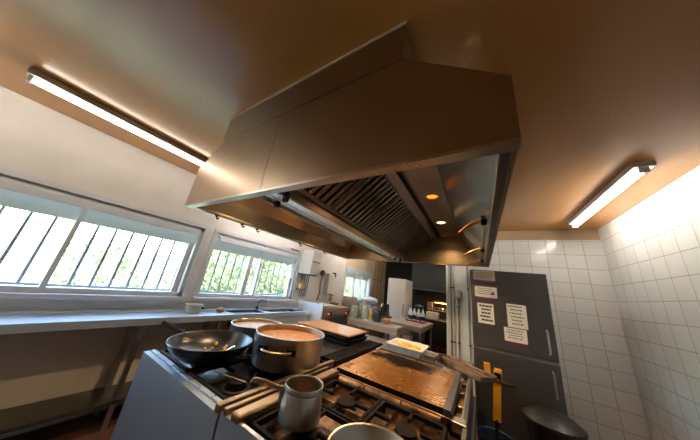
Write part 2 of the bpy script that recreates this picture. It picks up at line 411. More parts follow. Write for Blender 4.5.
# inner linings: skirt + slope, both sides
MB().prism([(.085, 2.02), (.075, 2.03), (-.205, 2.40), (-.205, 2.41), (.095, 2.03)], 'y', yi0, yi1).build('right_lining', 'lining', hood)
B(.075, HX1 - t, yi0, yi1, HZ, HZ + .02, bev=.004).build('right_lip', 'steel_dark', hood)
MB().prism([(HX0 + .012, HZ + .02), (HX0 + .05, 2.02), (-1.94, 2.16), (-1.66, 2.40), (-1.66, 2.41), (-1.96, 2.17)], 'y', yi0, yi1).build('left_lining', 'steel_gold', hood)
B(HX0 + t, HX0 + .055, yi0, yi1, HZ, HZ + .02, bev=.004).build('left_lip', 'steel_gold', hood)
# light panels either side of the filter bank
lp = B(-.43, -.205, yi0, yi1, 2.395, 2.41).build('lamp_panel', 'hood_inner', hood)
B(-.56, -.475, yi0, yi1, 2.375, 2.41, bev=.006).build('filter_channel', 'hood_inner', hood)
B(-.475, -.43, yi0, yi1, 2.425, 2.44).build('dark_channel', 'steel_dark', hood)
lp2 = B(-1.66, -1.55, yi0, yi1, 2.395, 2.41).build('lamp_panel', 'hood_inner', hood)
# central gutter
gx0, gx1 = -1.15, -.955
gt = MB(); gt.prism([(gx0, HZ + .021), (gx1, HZ), (gx1, HZ + .008), (gx0, HZ + .029)], 'y', yi0, yi1)
gt.box(-1.055, -1.050, yi0, yi1, HZ + .006, HZ + .016)
gt.build('gutter_base', 'gutter', hood)
B(gx1 - .004, gx1 + .004, yi0, yi1, HZ + .012, HZ + .075).build('gutter_side', 'hood_inner', hood)
B(gx0 - .004, gx0 + .004, yi0, yi1, HZ, HZ + .075).build('gutter_side', 'hood_inner', hood)
B(gx1 - .004, gx1 + .03, yi0, yi1, HZ + .075, HZ + .083).build('gutter_edge', 'steel_gold', hood)
for (x, y) in ((-1.10, .80), (-.95, .74), (-.97, 2.76), (-.95, 2.92)):
    q = MB(); q.box(x - .018, x + .018, y - .012, y + .012, HZ - .03, HZ + .03, bev=.004)
    q.build('gutter_clip', 'plastic_black', hood)
# baffle filters: each a frame with slats that run up the slope
def baffle(sign, y0, y1):
    xb, zb, xt, zt = (-.93, 2.075, -.555, 2.385) if sign > 0 else (-1.17, 2.075, -1.545, 2.385)
    d = Vector((xt - xb, 0, zt - zb)); L = d.length; u = d.normalized(); nrm = Vector((-u.z, 0, u.x)) * (1 if sign > 0 else -1)
    if nrm.z > 0: nrm = -nrm
    mt = Matrix(((u.x, 0, nrm.x, xb), (0, 1, 0, 0), (u.z, 0, nrm.z, zb), (0, 0, 0, 1)))   # local: x up slope, y along, z toward the cook
    b = MB()
    b.box(0, .022, y0, y1, -.03, .008, mtx=mt); b.box(L - .022, L, y0, y1, -.03, .008, mtx=mt)
    b.box(0, L, y0, y0 + .014, -.03, .008, mtx=mt); b.box(0, L, y1 - .014, y1, -.03, .008, mtx=mt)
    fr = b.build('baffle_filter', 'steel_dark', hood)
    s = MB(); n = 7; p = (y1 - y0 - .03) / n
    for i in range(n):
        a = y0 + .015 + p * i
        s.box(.012, L - .012, a + p * .18, a + p * .78, -.004, .004, bev=.003, mtx=mt)
        s.box(.012, L - .012, a + p * .68, a + p * 1.28, -.028, -.022, mtx=mt) if i < n - 1 else None
    s.build('slats', 'baffle', fr)
ys = [.64 + i * .487 for i in range(6)]
for a, b_ in zip(ys, ys[1:]): baffle(1, a, b_ - .006); baffle(-1, a, b_ - .006)
# downlights
def downlight(x, y, m, name='downlight'):
    r = MB(); r.lathe([(.062, 0), (.062, -.006), (.048, -.008), (.042, .002), (.062, .0)], (x, y, 2.395), 28)
    o = r.build(name, 'steel', hood, True)
    MB().lathe([(0, -.008), (.03, -.006), (.043, -.001), (0, .0)], (x, y, 2.395), 24).build('bulb', m, o, True)
downlight(-.315, 1.756, 'bulb_orange'); downlight(-.342, 2.477, 'bulb_warm'); downlight(-1.60, 1.2, 'bulb_warm'); downlight(-1.60, 2.477, 'bulb_warm')
# hooks along the left edge
hooks = [(-1.985, .86), (-1.985, 1.11), (-1.985, 1.28), (-1.985, 1.93), (-1.985, 2.45)]
for i, (x, y) in enumerate(hooks):
    h = MB(); h.tube([(x, y, HZ + .0), (x + .004, y, HZ - .02), (x + .02, y + .006, HZ - .038), (x + .03, y + .014, HZ - .02)], .006, 8)
    h.box(x - .008, x + .012, y - .012, y + .012, HZ - .012, HZ)
    h.build('hook', 'black_iron', hood)
# utensil rail inside the right edge
rl = MB(); rl.tube([(.05, 1.42, 2.06), (.05, 3.06, 2.06)], .011, 12)
for y in (1.55, 2.3, 3.0): rl.box(.045, .085, y - .012, y + .012, 2.045, 2.075)
rl.build('utensil_rail', 'steel', hood, True)

def hanging_ladle(y, L, label):
    r = thing('hanging_skimmer', (.05, y, 2.06), label, 'skimmer', 'skimmers hooked on the hood rail')
    a = MB(); a.tube([(.05, y, 2.085), (.036, y, 2.078), (.034, y, 2.055), (.048, y, 2.046)], .006, 8); a.build('hook', 'black_iron', r, True)
    b = MB()
    b.tube([(.038, y, 2.052), (.0, y + .02, 2.045), (-L * .5, y + .04, 2.025), (-L, y + .05, 1.985)], .016, 10, .005)
    b.build('shaft', 'copper', r, True)
    c = MB(); c.box(.03, .062, y - .02, y + .02, 2.02, 2.05, bev=.006); c.build('clamp', 'black_iron', r)
    return r
hanging_ladle(1.46, .10, 'greasy copper skimmer shaft hooked nearest the front on the hood rail')
hanging_ladle(2.30, .12, 'greasy copper skimmer shaft hooked halfway along the hood rail')
hanging_ladle(2.92, .10, 'greasy copper skimmer shaft hooked at the far end of the hood rail')

# ------------------------------------------------------------------ cooking island: burner ranges, chargrill
def burner(parent, x, y, z, m='black_iron', r=.058):
    b = MB(); b.lathe([(r * .9, 0), (r * 1.1, .006), (r * 1.1, .018), (r, .026), (r * .95, .044), (r * .4, .050), (0, .049)], (x, y, z), 28)
    o = b.build('burner', m, parent, True)
    MB().lathe([(r * 1.12, 0), (r * 1.45, .0), (r * 1.5, .008), (r * 1.15, .01)], (x, y, z - .001), 28).build('burner_ring', 'steel_dark', o, True)
def grate(parent, x0, x1, y0, y1, z, fing=True):
    g = MB(); w = .009; h = .022
    for (a, b, c, d) in ((x0, x1, y0, y0 + 2 * w), (x0, x1, y1 - 2 * w, y1), (x0, x0 + 2 * w, y0, y1), (x1 - 2 * w, x1, y0, y1)):
        g.box(a, b, c, d, z - h, z, bev=.003)
    cx, cy = (x0 + x1) / 2, (y0 + y1) / 2; k = .078
    g.box(x0, cx - k, cy - w, cy + w, z - h * .8, z, bev=.003); g.box(cx + k, x1, cy - w, cy + w, z - h * .8, z, bev=.003)
    g.box(cx - w, cx + w, y0, cy - k, z - h * .8, z, bev=.003); g.box(cx - w, cx + w, cy + k, y1, z - h * .8, z, bev=.003)
    for px in (x0 + w, x1 - w):
        for py in (y0 + w, y1 - w): g.box(px - w, px + w, py - w, py + w, z - .06, z - h)
    return g.build('pan_support', 'black_iron', parent)
ZT = .86; ZG = .91

rng = thing('gas_range', (-.55, 1.18, 0), 'open-burner stainless gas range carrying the small saucepan, grill plate behind it', 'cooker')
B(-1.0, -.1, .80, 1.58, .10, .80).build('body', 'steel_dark', rng)
bp = MB(); bp.box(-1.078, -.1, .77, .80, .08, .905); bp.build('end_panel', 'panel_blue', rng)
B(-1.0, -.1, .77, .79, .905, .915, bev=.003).build('front_rim', 'steel', rng)
B(-.99, -.12, .80, 1.58, .80, ZT - .02).build('drip_tray', 'tray_rust', rng)
for a in (.82, 1.30):   # raised spill plates, one per burner pair
    for x0, x1 in ((-.92, -.54), (-.50, -.12)):
        s = MB(); s.box(x0, x1, a, a + .02, ZT - .02, ZT + .012); s.box(x0, x0 + .03, a, a + .28, ZT - .02, ZT + .008, bev=.004)
        s.box(x0 + .13, x0 + .19, a + .02, a + .28, ZT - .02, ZT - .004, bev=.006); s.box(x1 - .12, x1 - .06, a + .02, a + .28, ZT - .02, ZT - .004, bev=.006)
        s.build('spill_plate', 'tray_rust', rng)
for x in (-.73, -.36):
    for y in (.99, 1.355): burner(rng, x, y, ZT - .02)
for x0, x1 in ((-.915, -.55), (-.545, -.18)):
    for y0, y1 in ((.815, 1.155), (1.165, 1.50)): grate(rng, x0, x1, y0, y1, ZG)
# rear bars in front of the grill plate
for x0, x1 in ((-.90, -.70), (-.69, -.45), (-.44, -.22)):
    q = MB(); q.tube([(x0, 1.54, .898), (x1, 1.54, .898)], .024, 12); q.build('flue_bar', 'tray_rust', rng, True)
# spine rails
B(-1.0, -.935, .766, 1.58, .902, .938, bev=.010).build('spine_rail', 'rail', rng)
B(-1.06, -1.035, .766, 1.58, .902, .932, bev=.005).build('spine_rail', 'rail', rng)
B(-1.06, -.935, .80, 1.58, .80, .902).build('spine_channel', 'black_enamel', rng)
# aisle side: front fascia with knobs (faces right)
B(-.115, -.095, .77, 1.58, .10, .90).build('fascia', 'steel_dark', rng)
B(-.115, -.06, .77, 1.58, .70, .80, bev=.01).build('control_panel', 'steel_dark', rng)
for y in (.9, 1.08, 1.26, 1.44):
    k = MB(); k.cyl((-.06, y, .75), .024, .03, 'x'); k.box(-.032, -.024, y - .006, y + .006, .73, .775); k.build('knob', 'plastic_black', rng)
for x in (-.95, -.18):
    for y in (.86, 1.5): MB().cyl((x, y, 0), .025, .10).build('leg', 'steel', rng)

# chargrill
gr = thing('chargrill', (-.55, 2.07, 0), 'stainless chargrill topped by the rust-gold ridged plate, beyond the burners', 'grill')
B(-1.06, -.1, 1.60, 2.56, .08, .86).build('body', 'steel_dark', gr)
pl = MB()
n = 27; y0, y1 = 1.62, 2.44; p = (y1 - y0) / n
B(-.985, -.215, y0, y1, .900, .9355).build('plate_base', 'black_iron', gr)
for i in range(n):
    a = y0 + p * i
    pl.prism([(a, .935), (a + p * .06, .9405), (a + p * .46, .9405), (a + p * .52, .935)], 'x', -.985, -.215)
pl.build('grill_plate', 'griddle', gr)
q = MB(); q.prism([(-.2149, .900), (-.185, .900), (-.165, .915), (-.175, .943), (-.215, .945)], 'y', 1.60, 2.40); q.build('plate_end', 'steel_dark', gr)
q = MB(); q.tube([(-.172, 2.27, .935), (-.15, 2.26, .945), (-.145, 2.22, .945), (-.165, 2.20, .935)], .005, 8); q.build('lift_ring', 'steel', gr, True)
B(-1.0, -.17, 1.585, 1.605, .86, .912, bev=.004).build('front_rail', 'rail', gr)
B(-1.0, -.17, 1.605, 1.625, .86, .90).build('fire_gap', 'black_iron', gr)
B(-1.0, -.985, 1.60, 2.56, .86, .93).build('side_rail', 'rail', gr)
B(-1.0, -.34, 2.45, 2.56, .86, .925, bev=.008).build('rear_rail', 'black_iron', gr)
B(-.125, -.095, 1.585, 2.56, .08, .904, bev=.004).build('fascia', 'steel_dark', gr)
B(-.127, -.118, 1.585, 2.45, .88, .9055).build('rim_strip', 'steel', gr)
B(-.165, -.125, 1.66, 2.45, .85, .868).build('grease_channel', 'tray_rust', gr)
for y in (1.83, 2.08, 2.3): B(-.165, -.125, y, y + .025, .868, .90, bev=.005).build('bracket', 'rail', gr)
B(-.20, -.10, 1.585, 1.66, .86, .908, bev=.004).build('corner_plate', 'steel', gr)
B(-.1, -.07, 1.62, 2.5, .66, .78, bev=.01).build('control_panel', 'steel_dark', gr)

# left row
lr = thing('left_range', (-1.6, 1.24, 0), 'black-topped gas range under the wok and stock pots, blue-grey end panel', 'cooker')
lr.name = 'double_range'
LX0, LX1 = -2.15, -1.10
B(LX0, LX1, .80, 1.74, .08, .80).build('body', 'steel_dark', lr)
B(LX0, LX1 + .012, .765, .80, .06, .895).build('end_panel', 'panel_blue', lr)
tr = MB()
for i in range(8): tr.box(LX0 + .02 + i * .128, LX0 + .14 + i * .128, .80, .828, .87, .905, bev=.004)
tr.build('front_rim', 'panel_blue', lr)
B(LX0, LX1, .80, 1.74, .80, ZT - .02).build('hob_top', 'black_enamel', lr)
B(-1.125, -1.09, .761, 1.74, .892, .93, bev=.005).build('spine_rail', 'rail', lr)
for x in (-1.83, -1.36):
    for y in (1.03, 1.48): burner(lr, x, y, ZT - .02)
for x0, x1 in ((-2.08, -1.62), (-1.60, -1.14)):
    for y0_, y1_ in ((.835, 1.27), (1.28, 1.72)): grate(lr, x0, x1, y0_, y1_, ZG)
q = MB(); q.tube([(-1.47, .93, .925), (-1.22, .99, .925)], .003, 6); q.tube([(-1.30, 1.12, .925), (-1.20, 1.0, .925)], .003, 6)
q.build('trivet_wire', 'rail', lr)
for x in (-2.05, -1.2):
    for y in (.86, 1.66): MB().cyl((x, y, 0), .025, .08).build('leg', 'steel', lr)

lg = thing('broiler', (-1.6, 2.3, 0), 'low black broiler with a narrow ridged grate, holding the stacked trays', 'grill')
B(LX0, LX1, 1.76, 2.85, .08, .86).build('body', 'steel_dark', lg)
B(LX0, -1.27, 1.76, 2.85, .86, .90).build('top', 'black_enamel', lg)
q = MB()
for i in range(44): q.box(-1.255, -1.105, 1.79 + i * .0235, 1.803 + i * .0235, .875, .912, bev=.002)
q.box(-1.262, -1.250, 1.77, 2.83, .86, .915); q.box(-1.112, -1.10, 1.77, 2.83, .86, .915)
q.box(-1.25, -1.11, 2.24, 2.262, .87, .918)
q.build('grate', 'black_iron', lg)
for x in (-2.05, -1.2):
    for y in (1.84, 2.75): MB().cyl((x, y, 0), .025, .08).build('leg', 'steel', lg)

# ------------------------------------------------------------------ pots and pans
def pot(name, c, r, h, label, m='alu', mi='alu_in', wall=.006, belly=.0, seg=56, handles=None, cat='pot', taper=1.0):
    root = thing(name, c, label, cat)
    rb = r * taper
    ou = MB(); ou.lathe([(0, 0), (rb * .9, 0), (rb * .97, .006), (rb, .025), (r, h - .012), (r + .005, h - .006), (r + .004, h), (r - wall * .3, h + .001), (r - wall, h - .004)], c, seg)
    ou.build('body', m, root, True)
    inn = MB(); inn.lathe([(r - wall, h - .004), (rb - wall, .03), (rb * .93, .010), (0, .009)], c, seg)
    inn.build('inside', mi, root, True)
    for ang in (handles or []):
        hb = MB(); ca, sa = math.cos(ang), math.sin(ang); R = Vector((ca, sa, 0)); T = Vector((-sa, ca, 0)); z = Vector((0, 0, h * (.66 if h > .2 else .8))); cc = Vector(c)
        w = r * .37
        pts = [cc + R * (r - .002) + T * w + z, cc + R * (r + .03) + T * w * .95 + z, cc + R * (r + .045) + T * w * .6 + z * .97, cc + R * (r + .05) + z * .95,
               cc + R * (r + .045) - T * w * .6 + z * .97, cc + R * (r + .03) - T * w * .95 + z, cc + R * (r - .002) - T * w + z]
        hb.tube(pts, .010, 10)
        ho = hb.build('handle', 'handle', root, True)
        for sgn in (1, -1):
            k = MB(); ctr = cc + R * (r + .003) + T * w * sgn + z
            k.box(-.006, .008, -.035, .035, -.022, .022, bev=.005, mtx=Matrix.Translation(ctr) @ Matrix.Rotation(ang, 4, 'Z'))
            k.build('handle_bracket', 'black_iron', ho)
    return root
P1 = (-1.365, 1.44, ZG)
pot('stock_pot', P1, .276, .22, 'big aluminium pot full of orange stew on the hob', handles=[math.radians(-62), math.radians(118)], taper=.98)
st = MB(); st.lathe([(0, .177), (.1, .178), (.2, .176), (.2675, .173), (.2675, .16), (0, .16)], P1, 64)
for v in st.bm.verts:
    if v.co.z > P1[2] + .165: v.co.z += .005 * noise.noise(v.co * 30)
tag(st.build('stew', 'stew', None, True), 'orange lentil stew filling the big aluminium pot', 'stew', kind='stuff')
P2 = (-1.965, 1.565, ZG)
pot('casserole_pot', P2, .246, .16, 'lower aluminium pot of pale broth behind the wok, partly hidden', handles=[math.radians(195), math.radians(15)])
st = MB(); st.lathe([(0, .130), (.12, .131), (.2385, .128), (.2385, .11), (0, .11)], P2, 48)
tag(st.build('broth', 'broth', None, True), 'pale brown broth inside the lower pot beside the wok', 'broth', kind='stuff')

# saucepan: tall, tapering toward the rim
P3 = (-.776, .984, ZG)
sp = thing('saucepan', P3, 'tall grey aluminium saucepan with long handle on the front burner', 'saucepan')
h = .15
o = MB(); o.lathe([(0, 0), (.092, 0), (.101, .008), (.1015, .03), (.095, h - .03), (.094, h - .026), (.0965, h - .022), (.0965, h - .004), (.095, h), (.091, h - .001), (.090, h - .006)], P3, 48); o.build('body', 'alu', sp, True)
o = MB(); o.lathe([(.090, h - .006), (.096, .03), (.092, .014), (.08, .010), (0, .010)], P3, 48); o.build('inside', 'alu_in', sp, True)
a = math.radians(221); R = Vector((math.cos(a), math.sin(a), 0)); cc = Vector(P3)
o = MB(); o.tube([cc + R * .094 + Vector((0, 0, h - .03)), cc + R * .13 + Vector((0, 0, h - .025)), cc + R * .19 + Vector((0, 0, h - .008)), cc + R * .24 + Vector((0, 0, h - .002))], .009, 12, .011); o.build('handle', 'handle', sp, True)
o = MB(); o.tube([cc + R * .24 + Vector((0, 0, h - .002)), cc + R * .255 + Vector((0, 0, h))], .011, 12, .006); o.build('handle_tip', 'alu', sp, True)
o = MB(); o.box(-.004, .012, -.014, .014, -.04, .012, bev=.004, mtx=Matrix.Translation(cc + R * .099 + Vector((0, 0, h - .035))) @ Matrix.Rotation(a, 4, 'Z')); o.build('handle_bracket', 'steel', sp)

# frying pan at the bottom of the picture
P4 = (-.362, .92, ZG)
fp = thing('frying_pan', P4, 'shallow steel pan with pale rim on the nearest burner, cut off below', 'frying pan')
o = MB(); o.lathe([(0, 0), (.125, 0), (.145, .012), (.170, .068), (.175, .072), (.173, .075), (.167, .072)], P4, 56); o.build('body', 'alu', fp, True)
o = MB(); o.lathe([(.167, .072), (.141, .014), (.122, .005), (0, .005)], P4, 56); o.build('inside', 'alu', fp, True)
o = MB(); a = math.radians(-75); R = Vector((math.cos(a), math.sin(a), 0)); cc = Vector(P4)
o.tube([cc + R * .165 + Vector((0, 0, .06)), cc + R * .21 + Vector((0, 0, .07)), cc + R * .34 + Vector((0, 0, .085))], .01, 10); o.build('handle', 'handle', fp, True)

# wok
P5 = (-1.72, 1.005, ZG)
wk = thing('wok', P5, 'large black wok with food scraps, nearest pan on the dark hob', 'wok')
pr = [(.0, .0), (.10, .0), (.15, .012), (.21, .045), (.25, .085), (.272, .125), (.277, .13), (.275, .134), (.268, .130)]
o = MB(); o.lathe(pr, P5, 64); o.build('body', 'wok', wk, True)
o = MB(); o.lathe([(.268, .130), (.246, .088), (.205, .05), (.145, .018), (.10, .006), (0, .006)], P5, 64); o.build('inside', 'wok', wk, True)
o = MB(); a = math.radians(200); R = Vector((math.cos(a), math.sin(a), 0)); cc = Vector(P5)
o.tube([cc + R * .265 + Vector((0, 0, .12)), cc + R * .33 + Vector((0, 0, .14)), cc + R * .50 + Vector((0, 0, .17))], .013, 10); o.build('handle', 'black_iron', wk, True)
ld = thing('ladle', (-1.62, 1.0, ZG + .02), 'steel spoon lying inside the black wok', 'spoon')
o = MB(); o.lathe([(0, 0), (.03, .006), (.042, .018), (.044, .02), (.03, .01), (0, .004)], (-1.63, .97, ZG + .035), 24); o.build('bowl', 'steel', ld, True)
o = MB(); o.tube([(-1.60, .975, ZG + .055), (-1.52, .99, ZG + .10), (-1.44, 1.0, ZG + .152)], .007, 8); o.build('handle', 'steel', ld, True)
fs = MB()
for k in range(26):
    a = random.uniform(0, 6.28); rr = random.uniform(0, .14)
    fs.blob((P5[0] + rr * math.cos(a), P5[1] + rr * math.sin(a), P5[2] + .02 + max(0, rr - .06) * .35 + random.uniform(0, .03)), random.uniform(.008, .018), .3, 1)
tag(fs.build('food_scraps', 'chip', None, True), 'orange scraps of fried food in the bottom of the wok', 'food scraps', kind='stuff')

# ------------------------------------------------------------------ stack of trays with chopping board
for i in range(4):
    z0 = .90 + i * .0255; dx = (0, .015, -.01, .01)[i]
    r = thing('baking_tray', (-1.68 + dx, 2.56, z0), ['black baking tray at the bottom of the stack under the board', 'black baking tray second from the bottom of the stack', 'black baking tray third from the bottom of the stack', 'black baking tray directly under the chopping board'][i], 'tray', 'black trays stacked under the board')
    q = MB(); x0, x1, ya, yb = -2.04 + dx, -1.32 + dx, 2.32 + dx, 2.80 + dx
    q.box(x0, x1, ya, yb, z0, z0 + .008); q.box(x0, x1, ya, ya + .012, z0, z0 + .025); q.box(x0, x1, yb - .012, yb, z0, z0 + .025); q.box(x0, x0 + .012, ya, yb, z0, z0 + .025); q.box(x1 - .012, x1, ya, yb, z0, z0 + .025)
    q.build('pan', 'black_iron', r)
    q = MB(); q.box(x0 - .008, x1 + .008, ya - .008, ya, z0 + .02, z0 + .025); q.box(x1, x1 + .008, ya - .008, yb + .008, z0 + .02, z0 + .025); q.build('rim', 'steel_dark', r)
cb = B(-2.06, -1.275, 2.26, 2.76, 1.002, 1.020, bev=.006)
tag(cb.build('chopping_board', 'wood'), 'orange-brown wooden chopping board lying on black trays behind the stew pot', 'chopping board')

# ------------------------------------------------------------------ worktop at the far end of the island
wl = thing('wall_ledge', (-1.36, 3.02, 0), 'narrow pale steel shelf table behind the black tray stack', 'side table')
wl.name = 'side_table'
B(-1.64, -1.075, 2.88, 3.16, .865, .90, bev=.004).build('top', 'steel', wl)
for x in (-1.61, -1.12): B(x - .02, x + .02, 2.96, 3.04, 0, .865).build('leg', 'steel', wl)
wt = thing('prep_worktop', (-.58, 2.88, 0), 'narrow stainless worktop behind the grill, holding the tub of chips', 'worktop')
B(-1.07, -.1, 2.58, 3.16, .865, .90, bev=.004).build('top', 'steel', wt)
for x in (-1.05, -.15):
    for y in (2.64, 3.1): B(x - .02, x + .02, y - .02, y + .02, 0, .865).build('leg', 'steel', wt)
B(-1.04, -.14, 2.64, 3.1, .25, .275).build('shelf', 'steel_dark', wt)

def open_tub(name, x0, x1, ya, yb, z0, h, wall, m, label, cat, flare=.02, rim=.012, lipm=None, ang=0.0):
    r = thing(name, ((x0 + x1) / 2, (ya + yb) / 2, z0), label, cat)
    q = MB()
    def ring(e, z): return [q.bm.verts.new((a, b, z)) for a, b in ((x0 - e, ya - e), (x1 + e, ya - e), (x1 + e, yb + e), (x0 - e, yb + e))]
    R = [ring(-flare, z0), ring(0, z0 + h), ring(-wall, z0 + h), ring(-flare - wall, z0 + wall)]
    for a, b in zip(R, R[1:]):
        for k in range(4): q.bm.faces.new((a[k], a[(k + 1) % 4], b[(k + 1) % 4], b[k]))
    q.bm.faces.new(R[0][::-1]); q.bm.faces.new(R[-1])
    bmesh.ops.recalc_face_normals(q.bm, faces=q.bm.faces[:])
    q.build('tub', m, r)
    l = MB()
    for a, b, c, d in ((x0 - rim, x1 + rim, ya - rim, ya), (x0 - rim, x1 + rim, yb, yb + rim), (x0 - rim, x0, ya, yb), (x1, x1 + rim, ya, yb)): l.box(a, b, c, d, z0 + h - .008, z0 + h + .004, bev=.003)
    l.build('rim', lipm or m, r)
    if ang: r.rotation_euler = (0, 0, ang)
    return r
open_tub('food_tub', -.97, -.585, 2.68, 3.06, .90, .07, .006, 'white', 'white plastic tub of golden chips behind the grill plate', 'tub', rim=.018)
ch = B(-.035, .035, -.007, .007, -.007, .007, bev=.002).build('fried_chip', 'chip')
tag(ch, 'golden fried chip piled in the white plastic tub', 'chip', 'chips in the white tub')
first = True
for k in range(90):
    a = random.uniform(0, 6.28); rr = math.sqrt(random.random())
    x = -.775 + .145 * rr * math.cos(a); y = 2.86 + .145 * rr * math.sin(a)
    z = .918 + (1 - rr * .75) * .055 * random.random() ** .4
    o = ch if first else ch.copy()
    if not first: C.objects.link(o)
    first = False
    o.location = (x, y, z); o.rotation_euler = (random.uniform(-.35, .35), random.uniform(-.35, .35), random.uniform(0, 3.14))
open_tub('scrap_tin', -.55, -.42, 2.60, 2.77, .90, .07, .005, 'steel', 'small battered steel tin between the chip tub and long tray', 'tin', rim=.006)
q = MB()
for k in range(16): q.blob((random.uniform(-.52, -.45), random.uniform(2.64, 2.73), .922), random.uniform(.012, .02), .3, 1)
tag(q.build('grill_scrapings', 'food', None, True), 'brown scrapings lying in the small steel tin', 'scrapings', kind='stuff')
lt = thing('long_tray', (-.18, 2.72, .906), 'long dark-rimmed oven tray with golden base jutting past the grill into the aisle', 'tray')
x0, x1, ya, yb, z0 = -.48, .10, 2.63, 2.81, .906
B(x0, x1, ya, yb, z0, z0 + .008).build('base', 'tray_rust', lt)
B(x0, x1, ya - .012, ya, z0, z0 + .042, bev=.003).build('side', 'tray_rust', lt); B(x0, x1, yb, yb + .012, z0, z0 + .042, bev=.003).build('side', 'tray_rust', lt)
B(x0 - .012, x0, ya, yb, z0, z0 + .042, bev=.003).build('end', 'steel_dark', lt); B(x1, x1 + .012, ya, yb, z0, z0 + .042, bev=.003).build('end', 'steel_dark', lt)
q = MB(); q.box(x0 + .02, x1 - .02, 2.71, 2.74, z0 + .008, z0 + .035, bev=.004); q.build('divider', 'rail', lt)
lt.rotation_euler = (0, 0, math.radians(-40))

# ------------------------------------------------------------------ sink run under the windows
su = thing('sink_unit', (-3.2, 2.1, 0), 'long stainless sink unit with two bowls under the barred windows', 'sink')
XW = XL + .005; XF = -2.99; ZC = .955
bowls = [(1.98, 2.52), (2.62, 3.26)]
q = MB(); y = -.6
for a, b in bowls:
    q.box(XW, XF, y, a, ZC - .03, ZC); q.box(XW, XW + .07, a, b, ZC - .03, ZC); q.box(XF - .06, XF, a, b, ZC - .03, ZC); y = b
q.box(XW, XF, y, 3.56, ZC - .03, ZC)
q.build('worktop', 'steel_cool', su)
for a, b in bowls:
    q = MB(); x0, x1 = XW + .07, XF - .06; zb = ZC - .11
    q.box(x0, x1, a, b, zb - .006, zb); q.box(x0 - .004, x0, a, b, zb, ZC - .002); q.box(x1, x1 + .004, a, b, zb, ZC - .002); q.box(x0, x1, a - .004, a, zb, ZC - .002); q.box(x0, x1, b, b + .004, zb, ZC - .002)
    q.build('bowl', 'steel_cool', su)
B(XF - .004, XF + .014, -.6, 3.56, ZC - .065, ZC + .006, bev=.005).build('front_edge', 'steel_cool', su)
B(XF - .03, XF - .012, 2.0, 3.56, ZC - .26, ZC - .03).build('apron', 'steel_cool', su)
B(XW, XW + .012, -.6, 3.56, ZC, ZC + .025).build('backsplash', 'steel_cool', su)
B(XW, XF - .05, 3.53, 3.555, .0, ZC - .03).build('side_panel', 'steel_cool', su)
for y in (-.55, 1.0, 1.8):
    for x in (-3.34, -3.05): B(x - .02, x + .02, y - .02, y + .02, 0, ZC - .03).build('leg', 'steel', su)
B(XW, XF - .04, -.55, 3.5, .2, .225).build('shelf', 'steel_dark', su)
q = MB(); q.cyl((-3.35, 2.57, ZC), .018, .05); q.tube([(-3.35, 2.57, ZC + .05), (-3.345, 2.57, ZC + .12), (-3.30, 2.6, ZC + .16), (-3.22, 2.64, ZC + .155), (-3.2, 2.65, ZC + .13)], .010, 10)
q.build('tap', 'plastic_black', su, True)
cp = (-3.22, 1.50, ZC)
r = thing('small_pan', cp, 'small beige-grey pan standing on the counter under the window', 'pan')
o = MB(); o.lathe([(0, 0), (.075, 0), (.086, .01), (.094, .10), (.098, .104), (.094, .108), (.089, .10), (.08, .012), (0, .01)], cp, 36); o.build('body', 'cream', r, True)
o = MB(); o.box(cp[0] + .02, cp[0] + .11, cp[1] + .062, cp[1] + .078, ZC + .06, ZC + .085, bev=.005); o.build('handle', 'steel_dark', r)
r = MB(); r.blob((-3.19, 1.84, ZC + .032), .045, .25, 2, (1, 1.3, .75)); tag(r.build('scourer', 'scour', None, True), 'copper-coloured scourer lying on the counter near the sink bowls', 'scourer')
lv = thing('dish_brush', (-3.1, 3.30, ZC), 'black dish brush lying at the right end of the sink', 'brush')
o = MB(); o.tube([(-3.12, 3.20, ZC + .012), (-3.05, 3.42, ZC + .02)], .009, 8); o.build('handle', 'plastic_black', lv, True)
o = MB(); o.box(-3.15, -3.1, 3.13, 3.21, ZC, ZC + .03, bev=.006); o.build('head', 'plastic_black', lv)

# counter appliance (hot cupboard) with white end panel
ap = thing('bain_marie', (-3.05, 4.15, 0), 'grey bain-marie counter with red displays and a tall white end panel', 'bain-marie')
B(-3.38, -2.72, 3.63, 4.66, .10, 1.04).build('body', 'steel', ap)
B(-3.39, -2.69, 3.62, 4.68, 1.04, 1.058, bev=.005).build('top', 'card', ap)
q = MB(); q.prism([(-3.38, .3), (-2.70, .3), (-2.70, 1.155), (-2.74, 1.155), (-2.82, 1.12), (-3.24, 1.13), (-3.38, 1.145)], 'y', 3.595, 3.618); q.build('end_panel', 'white_cool', ap)
B(-2.72, -2.70, 3.66, 4.64, .88, 1.03, bev=.004).build('control_panel', 'steel', ap)
for y in (3.80, 4.50):
    d = B(-2.70, -2.694, y, y + .14, .915, .985).build('display', 'plastic_black', ap)
    B(-2.694, -2.691, y + .01, y + .045, .935, .965).build('digits', 'led_red', d)
for y in (3.7, 4.6):
    for x in (-3.3, -2.8): B(x - .02, x + .02, y - .02, y + .02, 0, .1).build('leg', 'steel', ap)
open_tub('serving_tray', -3.28, -2.78, 3.74, 4.30, 1.058, .03, .004, 'white_cool', 'shallow white tray lying on the bain-marie top', 'tray', rim=.01)
r = thing('wicker_basket', (-3.02, 4.46, 1.058), 'dark grey-brown dish behind the white tray on the bain-marie', 'dish')
r.name = 'oval_dish'
o = MB(); o.lathe([(0, 0), (.08, 0), (.11, .05), (.12, .06), (.105, .055), (.075, .012), (0, .01)], (-3.02, 4.46, 1.058), 30); o.build('body', 'steel_dark', r, True)
o = MB()
for k in range(14): o.blob((-3.02 + random.uniform(-.06, .06), 4.46 + random.uniform(-.06, .06), 1.09 + random.uniform(0, .03)), .03, .3, 1)
tag(o.build('meat_pieces', 'food', None, True), 'brown cooked pieces heaped in the dark dish', 'food', kind='stuff')
